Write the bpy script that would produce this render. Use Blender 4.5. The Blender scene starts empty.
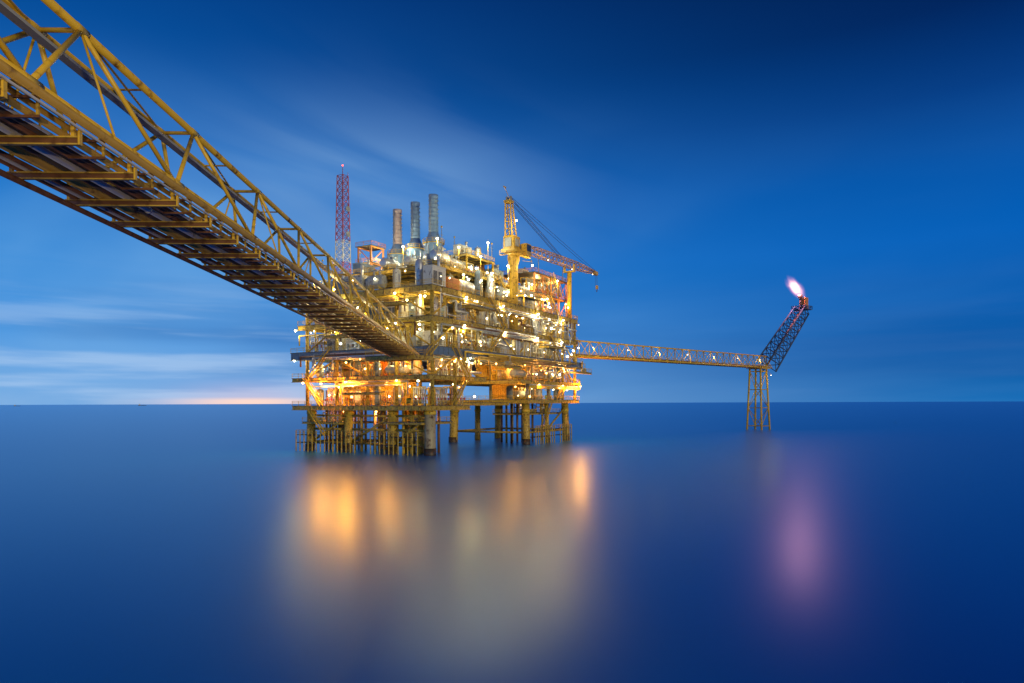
import bpy, math, random
from mathutils import Vector, Matrix, Euler
random.seed(7)
scn = bpy.context.scene
COL = scn.collection
H = 12.0
PW = 1.0

# ------------------------------------------------------------------ helpers
def lin(c):
    out = []
    for v in c:
        v = v / 255.0
        out.append(v / 12.92 if v <= 0.04045 else ((v + 0.055) / 1.055) ** 2.4)
    return (out[0], out[1], out[2], 1.0)

def paint(name, rgb, rough=0.45, metal=0.0, var=0.35, scale=0.6, rust=0.15, rustcol=(0.10, 0.04, 0.015)):
    m = bpy.data.materials.new(name)
    m.use_nodes = True
    nt = m.node_tree
    b = nt.nodes["Principled BSDF"]
    tc = nt.nodes.new("ShaderNodeTexCoord")
    n1 = nt.nodes.new("ShaderNodeTexNoise"); n1.inputs["Scale"].default_value = scale; n1.inputs["Detail"].default_value = 6
    n2 = nt.nodes.new("ShaderNodeTexNoise"); n2.inputs["Scale"].default_value = scale * 2.7; n2.inputs["Detail"].default_value = 8
    nt.links.new(tc.outputs["Object"], n1.inputs["Vector"])
    nt.links.new(tc.outputs["Object"], n2.inputs["Vector"])
    mx = nt.nodes.new("ShaderNodeMix"); mx.data_type = 'RGBA'
    mx.inputs["A"].default_value = (rgb[0] * (1 - var), rgb[1] * (1 - var), rgb[2] * (1 - var), 1)
    mx.inputs["B"].default_value = (min(1, rgb[0] * (1 + var * .5)), min(1, rgb[1] * (1 + var * .5)), min(1, rgb[2] * (1 + var * .5)), 1)
    nt.links.new(n1.outputs["Fac"], mx.inputs["Factor"])
    rp = nt.nodes.new("ShaderNodeValToRGB")
    rp.color_ramp.elements[0].position = 0.62 - rust * .5
    rp.color_ramp.elements[1].position = 0.78 - rust * .4
    nt.links.new(n2.outputs["Fac"], rp.inputs["Fac"])
    mx2 = nt.nodes.new("ShaderNodeMix"); mx2.data_type = 'RGBA'
    mx2.inputs["B"].default_value = (*rustcol, 1)
    nt.links.new(rp.outputs["Color"], mx2.inputs["Factor"])
    nt.links.new(mx.outputs["Result"], mx2.inputs["A"])
    nt.links.new(mx2.outputs["Result"], b.inputs["Base Color"])
    b.inputs["Roughness"].default_value = rough
    b.inputs["Metallic"].default_value = metal
    return m

def glow(name, rgb, strength):
    m = bpy.data.materials.new(name)
    m.use_nodes = True
    nt = m.node_tree
    nt.nodes.clear()
    o = nt.nodes.new("ShaderNodeOutputMaterial")
    e = nt.nodes.new("ShaderNodeEmission")
    e.inputs["Color"].default_value = (*rgb, 1)
    e.inputs["Strength"].default_value = strength
    nt.links.new(e.outputs[0], o.inputs["Surface"])
    m.cycles.emission_sampling = 'NONE'
    return m

YEL = paint("yellow_paint", (0.78, 0.50, 0.04), .42, 0, .3, .5, .12)
YELD = paint("weathered_yellow_paint", (0.58, 0.40, 0.06), .5, 0, .4, .8, .22)
GREY = paint("grey_paint", (0.40, 0.42, 0.42), .5, 0, .3, .6, .12)
BLUG = paint("blue_grey_paint", (0.17, 0.24, 0.34), .45, 0, .3, .6, .08)
STKB = paint("stack_blue_grey_paint", (0.22, 0.36, 0.58), .45, 0, .2, .5, 0)
WHITE = paint("cream_white_paint", (0.80, 0.77, 0.66), .5, 0, .25, .5, .10)
SILV = paint("insulation_cladding", (0.70, 0.70, 0.68), .35, .5, .25, .6, .08)
RUST = paint("rusty_brown_steel", (0.22, 0.10, 0.045), .42, .2, .5, .8, .25)
BRASS = paint("ochre_pipe_paint", (0.55, 0.34, 0.07), .3, .2, .3, .6, .10)
DARK = paint("dark_steel", (0.06, 0.05, 0.04), .5, 0, .4, .8, .3)
ORNG = paint("orange_paint", (0.74, 0.28, 0.07), .45, 0, .3, .6, .10)
RED = paint("signal_red_paint", (0.42, 0.05, 0.05), .45, 0, .3, .6, .1)
TAN = paint("tan_leg_paint", (0.46, 0.40, 0.25), .5, 0, .35, .4, .2)
GREEN = paint("green_paint", (0.12, 0.25, 0.15), .5, 0, .3, .6, .1)
GRAT = paint("deck_grating", (0.22, 0.19, 0.13), .6, .2, .4, 1.2, .25)
GLASS = paint("dark_window_glass", (0.04, 0.06, 0.09), .1, 0, .2, .5, 0)
PINK = paint("pale_brick_paint", (0.56, 0.47, 0.50), .5, 0, .25, .8, 0)
WARM = glow("lit_bulb_warm", (1.0, 0.82, 0.42), 22)
SODI = glow("lit_bulb_sodium", (1.0, 0.52, 0.13), 16)
COOL = glow("lit_bulb_white", (0.97, 1.0, 0.78), 24)
REDL = glow("lit_bulb_red", (1.0, 0.06, 0.03), 8)

class MB:
    def __init__(self):
        self.v = []; self.f = []; self.m = []; self.mats = []; self.cur = 0; self.sm = []
        self.smooth = False
    def mat(self, m):
        if m not in self.mats: self.mats.append(m)
        self.cur = self.mats.index(m); return self
    def _f(self, idx):
        self.f.append(idx); self.m.append(self.cur); self.sm.append(self.smooth)
    def box(self, x0, x1, y0, y1, z0, z1):
        b = len(self.v)
        self.v += [(x0,y0,z0),(x1,y0,z0),(x1,y1,z0),(x0,y1,z0),(x0,y0,z1),(x1,y0,z1),(x1,y1,z1),(x0,y1,z1)]
        for q in ((0,3,2,1),(4,5,6,7),(0,1,5,4),(1,2,6,5),(2,3,7,6),(3,0,4,7)):
            self._f([b+i for i in q])
        return self
    def tube(self, p, q, r, n=6, r2=None):
        p = Vector(p); q = Vector(q); d = q - p
        if d.length < 1e-6: return self
        d.normalize()
        a = Vector((0,0,1)) if abs(d.z) < .9 else Vector((1,0,0))
        s = d.cross(a).normalized(); t = d.cross(s)
        if r2 is None: r2 = r
        b = len(self.v)
        off = math.pi / n
        for c, rr in ((p, r), (q, r2)):
            for i in range(n):
                an = 2*math.pi*i/n + off
                self.v.append(tuple(c + s*math.cos(an)*rr + t*math.sin(an)*rr))
        sm = self.smooth
        if n >= 8: self.smooth = True
        for i in range(n):
            j = (i+1) % n
            self._f([b+i, b+j, b+n+j, b+n+i])
        self.smooth = False
        self._f([b+i for i in range(n)][::-1]); self._f([b+n+i for i in range(n)])
        self.smooth = sm
        return self
    def rev(self, prof, c=(0,0,0), axis='z', n=16, smooth=True):
        b = len(self.v); c = Vector(c)
        for r, h in prof:
            for i in range(n):
                a = 2*math.pi*i/n
                x, y = r*math.cos(a), r*math.sin(a)
                if axis == 'z': p = Vector((x, y, h))
                elif axis == 'x': p = Vector((h, x, y))
                else: p = Vector((y, h, x))
                self.v.append(tuple(c + p))
        self.smooth = smooth
        for k in range(len(prof)-1):
            for i in range(n):
                j = (i+1) % n
                self._f([b+k*n+i, b+k*n+j, b+(k+1)*n+j, b+(k+1)*n+i])
        self.smooth = False
        self._f([b+i for i in range(n)][::-1])
        e = b+(len(prof)-1)*n
        self._f([e+i for i in range(n)])
        return self
    def mesh(self, name):
        me = bpy.data.meshes.new(name)
        me.from_pydata(self.v, [], self.f)
        for m in self.mats: me.materials.append(m)
        me.polygons.foreach_set("material_index", self.m)
        me.polygons.foreach_set("use_smooth", self.sm)
        me.update()
        return me

def root(name, label, cat, loc=(0,0,0), rz=0.0, group=None, scale=None):
    o = bpy.data.objects.new(name, None)
    o.empty_display_size = 1
    o.location = loc; o.rotation_euler = (0, 0, rz)
    if scale: o.scale = scale
    o["label"] = label; o["category"] = cat
    if group: o["group"] = group
    COL.objects.link(o)
    return o

def part(parent, name, mb, label=None, loc=(0,0,0)):
    me = mb if isinstance(mb, bpy.types.Mesh) else mb.mesh(name)
    o = bpy.data.objects.new(name, me)
    o.location = loc
    COL.objects.link(o)
    o.parent = parent
    if label: o["label"] = label
    return o

RZ = math.radians(60)
A = Vector((-19.0, 158.0, 0.0))
def W(u, v, z=0.0):
    return (A.x + .5*u - .8660254*v, A.y + .8660254*u + .5*v, z)

NL = 0
def point(name, loc, power, col, rad=0.3, parent=None):
    global NL
    l = bpy.data.lights.new(name, 'POINT')
    l.energy = power; l.color = col; l.shadow_soft_size = rad
    o = bpy.data.objects.new(name, l)
    o.location = loc
    COL.objects.link(o)
    if parent: o.parent = parent
    NL += 1
    return o
CW = (1.0, .74, .28); CS = (1.0, .36, .04); CC = (1.0, .93, .58)

# ------------------------------------------------------------------ world
w = bpy.data.worlds.new("World"); scn.world = w; w.use_nodes = True
nt = w.node_tree; nt.nodes.clear()
def N(t, **k):
    n = nt.nodes.new(t)
    for a, b in k.items(): setattr(n, a, b)
    return n
def sock(n, i, val):
    if isinstance(val, bpy.types.NodeSocket): nt.links.new(val, n.inputs[i])
    else: n.inputs[i].default_value = val
def M(op, a, b=0.0, c=0.0, clamp=False):
    n = N("ShaderNodeMath", operation=op); n.use_clamp = clamp
    sock(n, 0, a); sock(n, 1, b)
    if op in ('MULTIPLY_ADD',): sock(n, 2, c)
    return n.outputs[0]
def MR(v, a, b, c=0.0, d=1.0):
    n = N("ShaderNodeMapRange"); n.interpolation_type = 'SMOOTHSTEP'
    sock(n, 0, v); n.inputs[1].default_value = a; n.inputs[2].default_value = b
    n.inputs[3].default_value = c; n.inputs[4].default_value = d
    return n.outputs[0]
def RAMP(v, stops):
    n = N("ShaderNodeValToRGB")
    cr = n.color_ramp; cr.interpolation = 'LINEAR'
    while len(cr.elements) < len(stops): cr.elements.new(.5)
    for e, (p, c) in zip(cr.elements, stops):
        e.position = p; e.color = lin(c)
    nt.links.new(v, n.inputs[0]); return n.outputs[0]
def MIX(f, a, b, mode='MIX'):
    n = N("ShaderNodeMix", data_type='RGBA', blend_type=mode)
    for nm, val in (("Factor", f), ("A", a), ("B", b)):
        s = [q for q in n.inputs if q.name == nm and (q.type == 'RGBA' or nm == "Factor" and q.type == 'VALUE')][0]
        if isinstance(val, bpy.types.NodeSocket): nt.links.new(val, s)
        else: s.default_value = val
    return [q for q in n.outputs if q.type == 'RGBA'][0]
tc = N("ShaderNodeTexCoord")
nrm = N("ShaderNodeVectorMath", operation='NORMALIZE'); nt.links.new(tc.outputs["Generated"], nrm.inputs[0])
sp = N("ShaderNodeSeparateXYZ"); nt.links.new(nrm.outputs[0], sp.inputs[0])
X, Y, Z = sp.outputs
az = M('ARCTAN2', X, Y)
left = RAMP(Z, [(0, (140,182,226)), (.03, (116,172,228)), (.09, (76,152,224)), (.18, (42,134,214)), (.30, (14,106,192)), (.42, (4,80,158)), (.55, (2,52,122)), (1, (1,28,80))])
right = RAMP(Z, [(0, (16,108,182)), (.04, (6,92,168)), (.10, (3,94,176)), (.20, (2,96,186)), (.28, (2,84,168)), (.36, (1,58,130)), (.44, (1,36,92)), (.55, (1,20,62)), (1, (1,14,45))])
base = MIX(MR(az, -0.62, 0.72), left, right)
zz = M('ADD', M('MAXIMUM', Z, 0.0), 0.15)
cx = M('DIVIDE', X, zz); cy = M('DIVIDE', Y, zz)
cmb = N("ShaderNodeCombineXYZ")
nt.links.new(M('MULTIPLY_ADD', cx, .70, M('MULTIPLY', cy, .34)), cmb.inputs[0])
nt.links.new(M('MULTIPLY_ADD', cy, .42, M('MULTIPLY', cx, -.12)), cmb.inputs[1])
n1 = N("ShaderNodeTexNoise"); n1.inputs["Scale"].default_value = 1.05; n1.inputs["Detail"].default_value = 4; n1.inputs["Roughness"].default_value = .45; n1.inputs["Distortion"].default_value = .5
nt.links.new(cmb.outputs[0], n1.inputs["Vector"])
cm = MR(n1.outputs["Fac"], .36, .66)
lw = MR(az, .34, -.35, .08, 1.0)
hw = MR(Z, .45, .22, 0.0, 1.0)
cf = M('MULTIPLY', M('MULTIPLY', cm, lw), hw, clamp=True)
c1 = MIX(M('MULTIPLY', cf, .72), base, lin((104,166,226)))
da = M('DIVIDE', M('ADD', az, .19), .21); dz = M('DIVIDE', M('SUBTRACT', Z, .26), .10)
blob = M('POWER', 2.718, M('MULTIPLY', M('ADD', M('MULTIPLY', da, da), M('MULTIPLY', dz, dz)), -1.0))
n5 = N("ShaderNodeTexNoise"); n5.inputs["Scale"].default_value = 1.6; n5.inputs["Detail"].default_value = 4; n5.inputs["Roughness"].default_value = .45; n5.inputs["Distortion"].default_value = .7
cmb5 = N("ShaderNodeCombineXYZ")
nt.links.new(M('MULTIPLY_ADD', az, 2.2, M('MULTIPLY', Z, 3.2)), cmb5.inputs[0])
nt.links.new(M('MULTIPLY_ADD', Z, 6.0, M('MULTIPLY', az, 1.2)), cmb5.inputs[1])
nt.links.new(cmb5.outputs[0], n5.inputs["Vector"])
veil = M('MULTIPLY', blob, MR(n5.outputs["Fac"], .28, .66), clamp=True)
c1 = MIX(M('MULTIPLY', veil, .78), c1, lin((124,166,214)))
n3 = N("ShaderNodeTexNoise"); n3.inputs["Scale"].default_value = .8; n3.inputs["Detail"].default_value = 4
mp = N("ShaderNodeMapping"); mp.inputs["Scale"].default_value = (1.6, 1.0, 14.0); mp.inputs["Location"].default_value = (3.1, 1.7, .4)
nt.links.new(nrm.outputs[0], mp.inputs[0]); nt.links.new(mp.outputs[0], n3.inputs["Vector"])
dk = M('MULTIPLY', MR(n3.outputs["Fac"], .42, .70), MR(Z, .26, .03))
c2 = MIX(M('MULTIPLY', dk, .46), c1, lin((18,84,158)))
n4 = N("ShaderNodeTexNoise"); n4.inputs["Scale"].default_value = 1.3; n4.inputs["Detail"].default_value = 6
mp2 = N("ShaderNodeMapping"); mp2.inputs["Scale"].default_value = (2.4, 2.0, 32.0)
nt.links.new(nrm.outputs[0], mp2.inputs[0]); nt.links.new(mp2.outputs[0], n4.inputs["Vector"])
st = M('MULTIPLY', M('MULTIPLY', MR(n4.outputs["Fac"], .42, .66), MR(Z, .20, .02)), MR(az, .10, -.35, .03, 1))
c3 = MIX(M('MULTIPLY', st, .68), c2, lin((172,204,240)))
d = M('DIVIDE', M('ADD', az, .365), .085)
g = M('POWER', 2.718, M('MULTIPLY', M('MULTIPLY', d, d), -1.0))
g1 = M('MULTIPLY', g, MR(Z, .045, .0))
c3 = MIX(M('MULTIPLY', g1, .40), c3, lin((226,190,206)))
g2 = M('MULTIPLY', g, MR(Z, .0105, .004))
c4 = MIX(M('MULTIPLY', g2, .98), c3, lin((255,220,206)))
sky = N("ShaderNodeTexSky", sky_type='NISHITA'); sky.sun_disc = False
sky.sun_elevation = math.radians(1.0); sky.sun_rotation = math.radians(-21)
c5 = MIX(.0006, c4, sky.outputs[0], 'ADD')
bg = N("ShaderNodeBackground"); nt.links.new(c5, bg.inputs[0]); bg.inputs[1].default_value = 1.0
wo = N("ShaderNodeOutputWorld"); nt.links.new(bg.outputs[0], wo.inputs[0])

sl = bpy.data.lights.new("fill_sun", 'SUN'); sl.energy = 1.25; sl.angle = math.radians(10); sl.color = (1.0, .83, .46)  # warm fill added behind the camera to brighten the bridge, not the setting sun
so = bpy.data.objects.new("fill_sun", sl); COL.objects.link(so)
so.rotation_euler = Vector((-0.55, 0.80, -0.08)).to_track_quat('-Z', 'Y').to_euler()
so.location = (50, -50, 60)
fl = bpy.data.lights.new("floodlight", 'SPOT'); fl.energy = 36000; fl.color = (1, .72, .32); fl.spot_size = math.radians(75); fl.spot_blend = .8; fl.shadow_soft_size = .5
fo = bpy.data.objects.new("floodlight", fl); COL.objects.link(fo); fo.location = (4, -24, 12)
fo.rotation_euler = (Vector((-19, 70, 25)) - Vector((4, -24, 12))).to_track_quat('-Z', 'Y').to_euler()

# ------------------------------------------------------------------ sea
mb = MB(); S = 60000
mb.v = [(-S,-S,0),(S,-S,0),(S,S,0),(-S,S,0)]; mb._f([0,1,2,3])
sea = bpy.data.objects.new("sea", mb.mesh("sea")); COL.objects.link(sea); sea["kind"] = "structure"
m = bpy.data.materials.new("sea_water"); m.use_nodes = True; t2 = m.node_tree; t2.nodes.clear()
outn = t2.nodes.new("ShaderNodeOutputMaterial")
dif = t2.nodes.new("ShaderNodeBsdfDiffuse"); dif.inputs[0].default_value = (0.0, 0.185, 0.62, 1)
gl = t2.nodes.new("ShaderNodeBsdfAnisotropic"); gl.distribution = 'GGX'
gl.inputs["Color"].default_value = (.72, .88, 1.0, 1); gl.inputs["Anisotropy"].default_value = -.36
tg = t2.nodes.new("ShaderNodeTangent"); tg.direction_type = 'RADIAL'; tg.axis = 'Z'
t2.links.new(tg.outputs[0], gl.inputs["Tangent"])
fr = t2.nodes.new("ShaderNodeFresnel"); fr.inputs[0].default_value = 1.34
mxs = t2.nodes.new("ShaderNodeMixShader")
fm = t2.nodes.new("ShaderNodeMath"); fm.operation = 'MULTIPLY'; fm.inputs[1].default_value = .85
t2.links.new(fr.outputs[0], fm.inputs[0])
t2.links.new(fm.outputs[0], mxs.inputs[0]); t2.links.new(dif.outputs[0], mxs.inputs[1]); t2.links.new(gl.outputs[0], mxs.inputs[2]); t2.links.new(mxs.outputs[0], outn.inputs[0])
gl.inputs["Roughness"].default_value = .275
sea.data.materials.append(m)

# ------------------------------------------------------------------ generic parts
def rail(mb, pts, z, h=1.15, r=.055, step=2.2):
    for a, b in zip(pts[:-1], pts[1:]):
        a = Vector((a[0], a[1], z)); b = Vector((b[0], b[1], z)); L = (b-a).length
        for k in (.4, .75, 1.0):
            mb.tube(a+Vector((0,0,h*k)), b+Vector((0,0,h*k)), r, 4)
        n = max(1, int(L/step))
        for i in range(n+1):
            p = a.lerp(b, i/n); mb.tube(p, p+Vector((0,0,h)), r, 4)

def stairs(p, q, wdt=1.1):
    mb = MB().mat(YEL)
    p = Vector(p); q = Vector(q); d = (q-p); hd = Vector((d.x, d.y, 0)).normalized(); s = Vector((-hd.y, hd.x, 0))*wdt/2
    up = Vector((0,0,1.05))
    for sg in (1, -1):
        mb.tube(p+s*sg, q+s*sg, .16, 4)
        mb.tube(p+s*sg+up, q+s*sg+up, .06, 4)
        for i in range(6):
            c = p.lerp(q, i/5)+s*sg; mb.tube(c, c+up, .05, 4)
    n = int(abs(d.z)/.25)
    mb.mat(GRAT)
    for i in range(1, n):
        c = p.lerp(q, i/n); mb.tube(c+s, c-s, .09, 4)
    return mb

def deck(u0, u1, v0, v1, z, dep, gm=YELD, pm=GRAT):
    mb = MB().mat(pm)
    mb.box(u0, u1, v0, v1, z-.14, z)
    mb.mat(gm)
    zt = z-.145; zb = z-dep
    i = .12
    mb.box(u0+i, u1-i, v0+i, v0+i+.3, zb, zt); mb.box(u0+i, u1-i, v1-i-.3, v1-i, zb, zt)
    mb.box(u0+i, u0+i+.3, v0+i+.31, v1-i-.31, zb, zt); mb.box(u1-i-.3, u1-i, v0+i+.31, v1-i-.31, zb, zt)
    mb.box(u0, u1, v0-.06, v0+.55, zb-.16, zb-.01); mb.box(u0-.06, u0+.55, v0+.56, v1, zb-.16, zb-.01)
    u = u0+2
    while u < u1-1:
        mb.box(u, u+.1, v0-.02, v0+i-.005, zb, zt); u += 2.0
    v = v0+2
    while v < v1-1:
        mb.box(u0-.02, u0+i-.005, v, v+.1, zb, zt); v += 2.0
    u = u0+4
    while u < u1-1:
        mb.box(u, u+.22, v0+i+.31, v1-i-.31, z-dep*.75, zt); u += 4.5
    v = v0+4
    while v < v1-1:
        mb.box(u0+i+.31, u1-i-.31, v, v+.2, z-dep*.95, z-dep*.76); v += 5.5
    return mb

# ------------------------------------------------------------------ production platform
PL = root("offshore_platform", "brightly lit yellow offshore gas production platform standing in the sea", "oil platform", A, RZ)
def leg(u, v, r, z1, m, lean=(0,0)):
    mb = MB().mat(m)
    mb.tube((u+lean[0], v+lean[1], -6), (u, v, z1), r*1.04, 14, r)
    mb.mat(DARK).tube((u+lean[0]*.9, v+lean[1]*.9, -1), (u+lean[0]*.82, v+lean[1]*.82, 1.6), r*1.09, 14)
    mb.mat(YEL).tube((u+lean[0]*.1, v+lean[1]*.1, 9.3), (u, v, 10.2), r*1.15, 14)
    part(PL, "leg", mb)
front = [(0,0,1.3,TAN),(0,11,1.1,YELD),(0,25,1.1,YELD),(0,38,1.1,YELD),(12,12,1.1,YELD),(12,25,1.0,YELD),(12,38,1.0,YELD)]
for u, v, r, m in front: leg(u, v, r, 11.3, m, (-.6 if u == 0 else .4, (-.5 if v < 6 else .2)))
rear = [(46,0,1.15,YELD),(72,0,1.15,YELD),(46,25,1.3,YELD),(72,25,1.2,YELD),(59,0,.6,YEL),(59,25,.9,YELD)]
for u, v, r, m in rear: leg(u, v, r, 12.8, m, (-.5 if u < 50 else .5, -.4 if v < 5 else .4))
def brace(lst, r, name="jacket_bracing", m=YELD):
    mb = MB().mat(m)
    for p, q in lst: mb.tube(p, q, r, 8)
    part(PL, name, mb)
b1 = []
for (va, vb) in ((0,11),(11,25),(25,38)):
    b1 += [((0,va,2.2),(0,vb,2.2)), ((0,va,9),(0,vb,9)), ((0,va,5.6),(0,vb,5.6))]
b1 += [((0,25,9),(0,38,2.2)), ((0,0,9),(0,11,2.2)), ((0,25,2.2),(0,11,9))]
for va, vb in ((12,25),(25,38)):
    b1 += [((12,va,2.2),(12,vb,2.2)), ((12,va,7),(12,vb,7))]
for va, vb in ((11,12),(25,25),(38,38)):
    b1 += [((0,va,2.2),(12,vb,2.2))]
brace(b1, .30)
b2 = [((46,0,3.4),(59,0,3.4)),((59,0,3.4),(72,0,3.4)),((59,0,3.6),(72,0,10.5)),((46,25,3.4),(72,25,3.4)),
      ((46,0,3.4),(46,25,3.4)),((72,0,3.4),(72,25,3.4))]
brace(b2, .32)
for (ua, ub, va, vb) in ((-3.4, -1.2, 20, 40), (-3.4, -1.4, 1, 15), (46, 58, -3.2, -1.2), (62, 70, -3.2, -1.4)):
    mb = MB().mat(DARK)
    mb.box(ua, ub, va, vb, 2.0, 2.2); mb.box(ua, ub, va, vb, 4.0, 4.15)
    mb.mat(YELD)
    L = max(ub-ua, vb-va); n = int(L/1.4)
    for i in range(n+1):
        if vb-va > ub-ua: p = (ua-.08, va+(vb-va)*i/n)
        else: p = (ua+(ub-ua)*i/n, va-.08)
        mb.tube((p[0], p[1], -1), (p[0], p[1], 5.2), .16, 6)
    rail(mb, [(ua,va),(ub,va),(ub,vb),(ua,vb)], 4.15)
    part(PL, "boat_landing", mb)
rr = random.Random(3)
for i in range(14):
    v = 1.6+i*.8
    x = 1.2 + (i % 3)*1.6
    part(PL, "riser", MB().mat(rr.choice([YEL, YELD, BRASS])).tube((x, v, -4), (x, v, 12), .36, 10))
for i in range(7):
    part(PL, "riser", MB().mat(rr.choice([YEL, YELD, BRASS, TAN])).tube((2.2+(i%3)*1.6, 14+i*1.5, -4), (2.2+(i%3)*1.6, 14+i*1.5, 12), .34, 10))
for i in range(10):
    part(PL, "riser", MB().mat(rr.choice([RUST, YELD, BRASS])).tube((3+(i%2)*2.4, 27+i*1.1, -4), (3+(i%2)*2.4, 27+i*1.1, 12), .3, 8))
for i in range(14):
    part(PL, "riser", MB().mat(rr.choice([RUST, YELD, GREY])).tube((7.5+(i%3)*1.5, 3+i*2.6, -4), (7.5+(i%3)*1.5, 3+i*2.6, 12), .34, 8))
for i in range(10):
    part(PL, "riser", MB().mat(rr.choice([RUST, YELD, GREY])).tube((48+i*2.2, 6+(i%3)*3, -4), (48+i*2.2, 6+(i%3)*3, 13), .34, 8))

decks = [(-4,14,-2,41,11.5,1.0,YELD),(42,77,-3,28,13,1.0,YELD),(14.2,41.8,3,8,12.2,.7,YELD),
         (-4,20,-3,41,18.5,.9,YELD),(38,77,-3,28,18.5,.9,YELD),(-4.4,77.5,-4.2,41,25,1.9,BLUG),
         (-3,76,-3,40,32,1.1,YELD),(-3,76,-3,38,39,1.2,YELD),(7,45,2,37,46,.8,YELD),(-12,-5.2,-5,9,22.5,.9,YELD),
         (-6.6,-3.1,16,27,28.5,.5,YELD),(48,58,-6.6,-3.1,28.6,.5,YELD),(66,78,-7,-4.5,21.8,.5,YELD),
         (77.2,80.5,2,10,18.5,.5,YELD),(10,18,38.1,43,39,.8,YELD),
         (8,17,-6.0,-3.1,35.4,.5,YELD),(-6.2,-3.1,4,12,35.2,.5,YELD),(22,31,-7.0,-4.7,21.6,.5,YELD),(20,34,3,12,51,.5,YELD),(-6,-4.1,10,22,14.6,.4,YELD),
         (42,53,-2,9,43,.6,YELD),(-2.5,10,.5,12,7.6,.4,YELD),(-2.5,9,26,39,7.4,.4,YELD),(47,71,1.2,12,9.0,.4,YELD)]
for d_ in decks:
    part(PL, "deck", deck(*d_[:6], gm=d_[6]))
for (u0,u1,v0,v1,z,dep,_) in decks:
    for pts in ([(u0+.1,v0+.1),(u1-.1,v0+.1)], [(u0+.1,v0+.1),(u0+.1,v1-.1)]):
        mb = MB().mat(YEL); rail(mb, pts, z); part(PL, "railing", mb)
mb = MB().mat(YEL); rail(mb, [(-3,37.8),(75.8,37.8),(75.8,-2.8)], 39); part(PL, "railing", mb)
cols = []
for u in (-2, 7, 17, 27, 37, 46, 56, 66, 75):
    cols.append((u, -2.2))
for v in (8, 17, 27, 37.2): cols.append((-2.2, v))
for v in (12, 26): 
    for u in (12, 46, 74): cols.append((u, v))
for u, v in cols:
    zb = 11.5 if u < 15 else (13 if u > 40 and v < 28 else 25)
    if zb == 25: zb = 23.2
    part(PL, "column", MB().mat(YELD if (u < 15 or u > 60) else TAN).tube((u, v, zb), (u, v, 38), .45, 10))
for u, v in ((20.5,3.4),(33.5,3.4),(20.5,11.6),(33.5,11.6),(42.4,-1.5),(52.6,-1.5),(52.6,8.6)):
    part(PL, "column", MB().mat(YEL).tube((u, v, 39 if u > 40 else 46), (u, v, 42.3 if u > 40 else 50.4), .25, 8))
k = 0
for z0, z1 in ((25, 31), (32, 38), (18.5, 23)):
    us = [-2, 7, 17, 27, 37, 46, 56, 66, 75]
    for a, b_ in zip(us[:-1], us[1:]):
        k += 1
        if z0 == 18.5 and 15 < a < 38: continue
        if k % 3 == 0: continue
        p, q = ((a, -2.2, z0), (b_, -2.2, z1)) if k % 2 else ((b_, -2.2, z0), (a, -2.2, z1))
        part(PL, "diagonal_brace", MB().mat(YEL).tube(p, q, .22, 8))
    vs = [-2.2, 8, 17, 27, 37.2]
    for a, b_ in zip(vs[:-1], vs[1:]):
        k += 1
        if k % 3 == 1: continue
        p, q = ((-2.2, a, z0), (-2.2, b_, z1)) if k % 2 else ((-2.2, b_, z0), (-2.2, a, z1))
        part(PL, "diagonal_brace", MB().mat(YEL).tube(p, q, .22, 8))
def ribwall(p, q, z0, z1, m):
    mb = MB().mat(m)
    p = Vector((p[0], p[1], 0)); q = Vector((q[0], q[1], 0)); L = (q-p).length
    alongx = abs(q.x-p.x) > abs(q.y-p.y)
    x0, x1 = sorted((p.x, q.x)); y0, y1 = sorted((p.y, q.y))
    if alongx: mb.box(x0, x1, y0, y0+.2, z0, z1)
    else: mb.box(x0, x0+.2, y0, y1, z0, z1)
    t = .6
    while t < L-.6:
        if alongx: mb.box(x0+t, x0+t+.25, y0-.12, y0-.003, z0+.1, z1-.1)
        else: mb.box(x0-.12, x0-.003, y0+t, y0+t+.25, z0+.1, z1-.1)
        t += 1.1
    return mb
for p, q, z0, z1, m in (((12,12.4),(44,12.4),25.0,30.8,WHITE), ((47,12.4),(74,12.4),25,30.8,GREY), ((12.4,13),(12.4,38),25,30.8,WHITE),
                        ((14,9.4),(36,9.4),32,37.7,WHITE), ((38,7.4),(60,7.4),32,37.7,WHITE), ((60.5,10),(75,10),32,37.7,WHITE), ((10.4,10),(10.4,38),32,37.7,GREY),
                        ((20,-.9),(30,-.9),32,36.6,WHITE), ((47,-.9),(55,-.9),32,37.2,WHITE), ((30,-1.4),(36,-1.4),25,30.4,SILV), ((59,-1.4),(65,-1.4),25,30.4,WHITE),
                        ((8,-1.4),(14,-1.4),32,36.4,SILV), ((39,-1.6),(45,-1.6),25.0,29.2,SILV), ((62,-1.6),(72,-1.6),32,35.8,GREY), ((-1.6,9),(-1.6,15),25,30,SILV),
                        ((21,14),(39,14),18.6,23.2,WHITE), ((40,13),(72,13),18.6,23.2,YELD), ((12.8,14),(12.8,40),18.6,23.2,ORNG), ((50,14),(72,14),13.1,17.5,YELD), ((12.8,14),(12.8,39),11.6,17.5,YELD)):  # orange lower-deck wall: sodium lamp glow put into its colour
    part(PL, "wall", ribwall(p, q, z0, z1, m))
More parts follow.
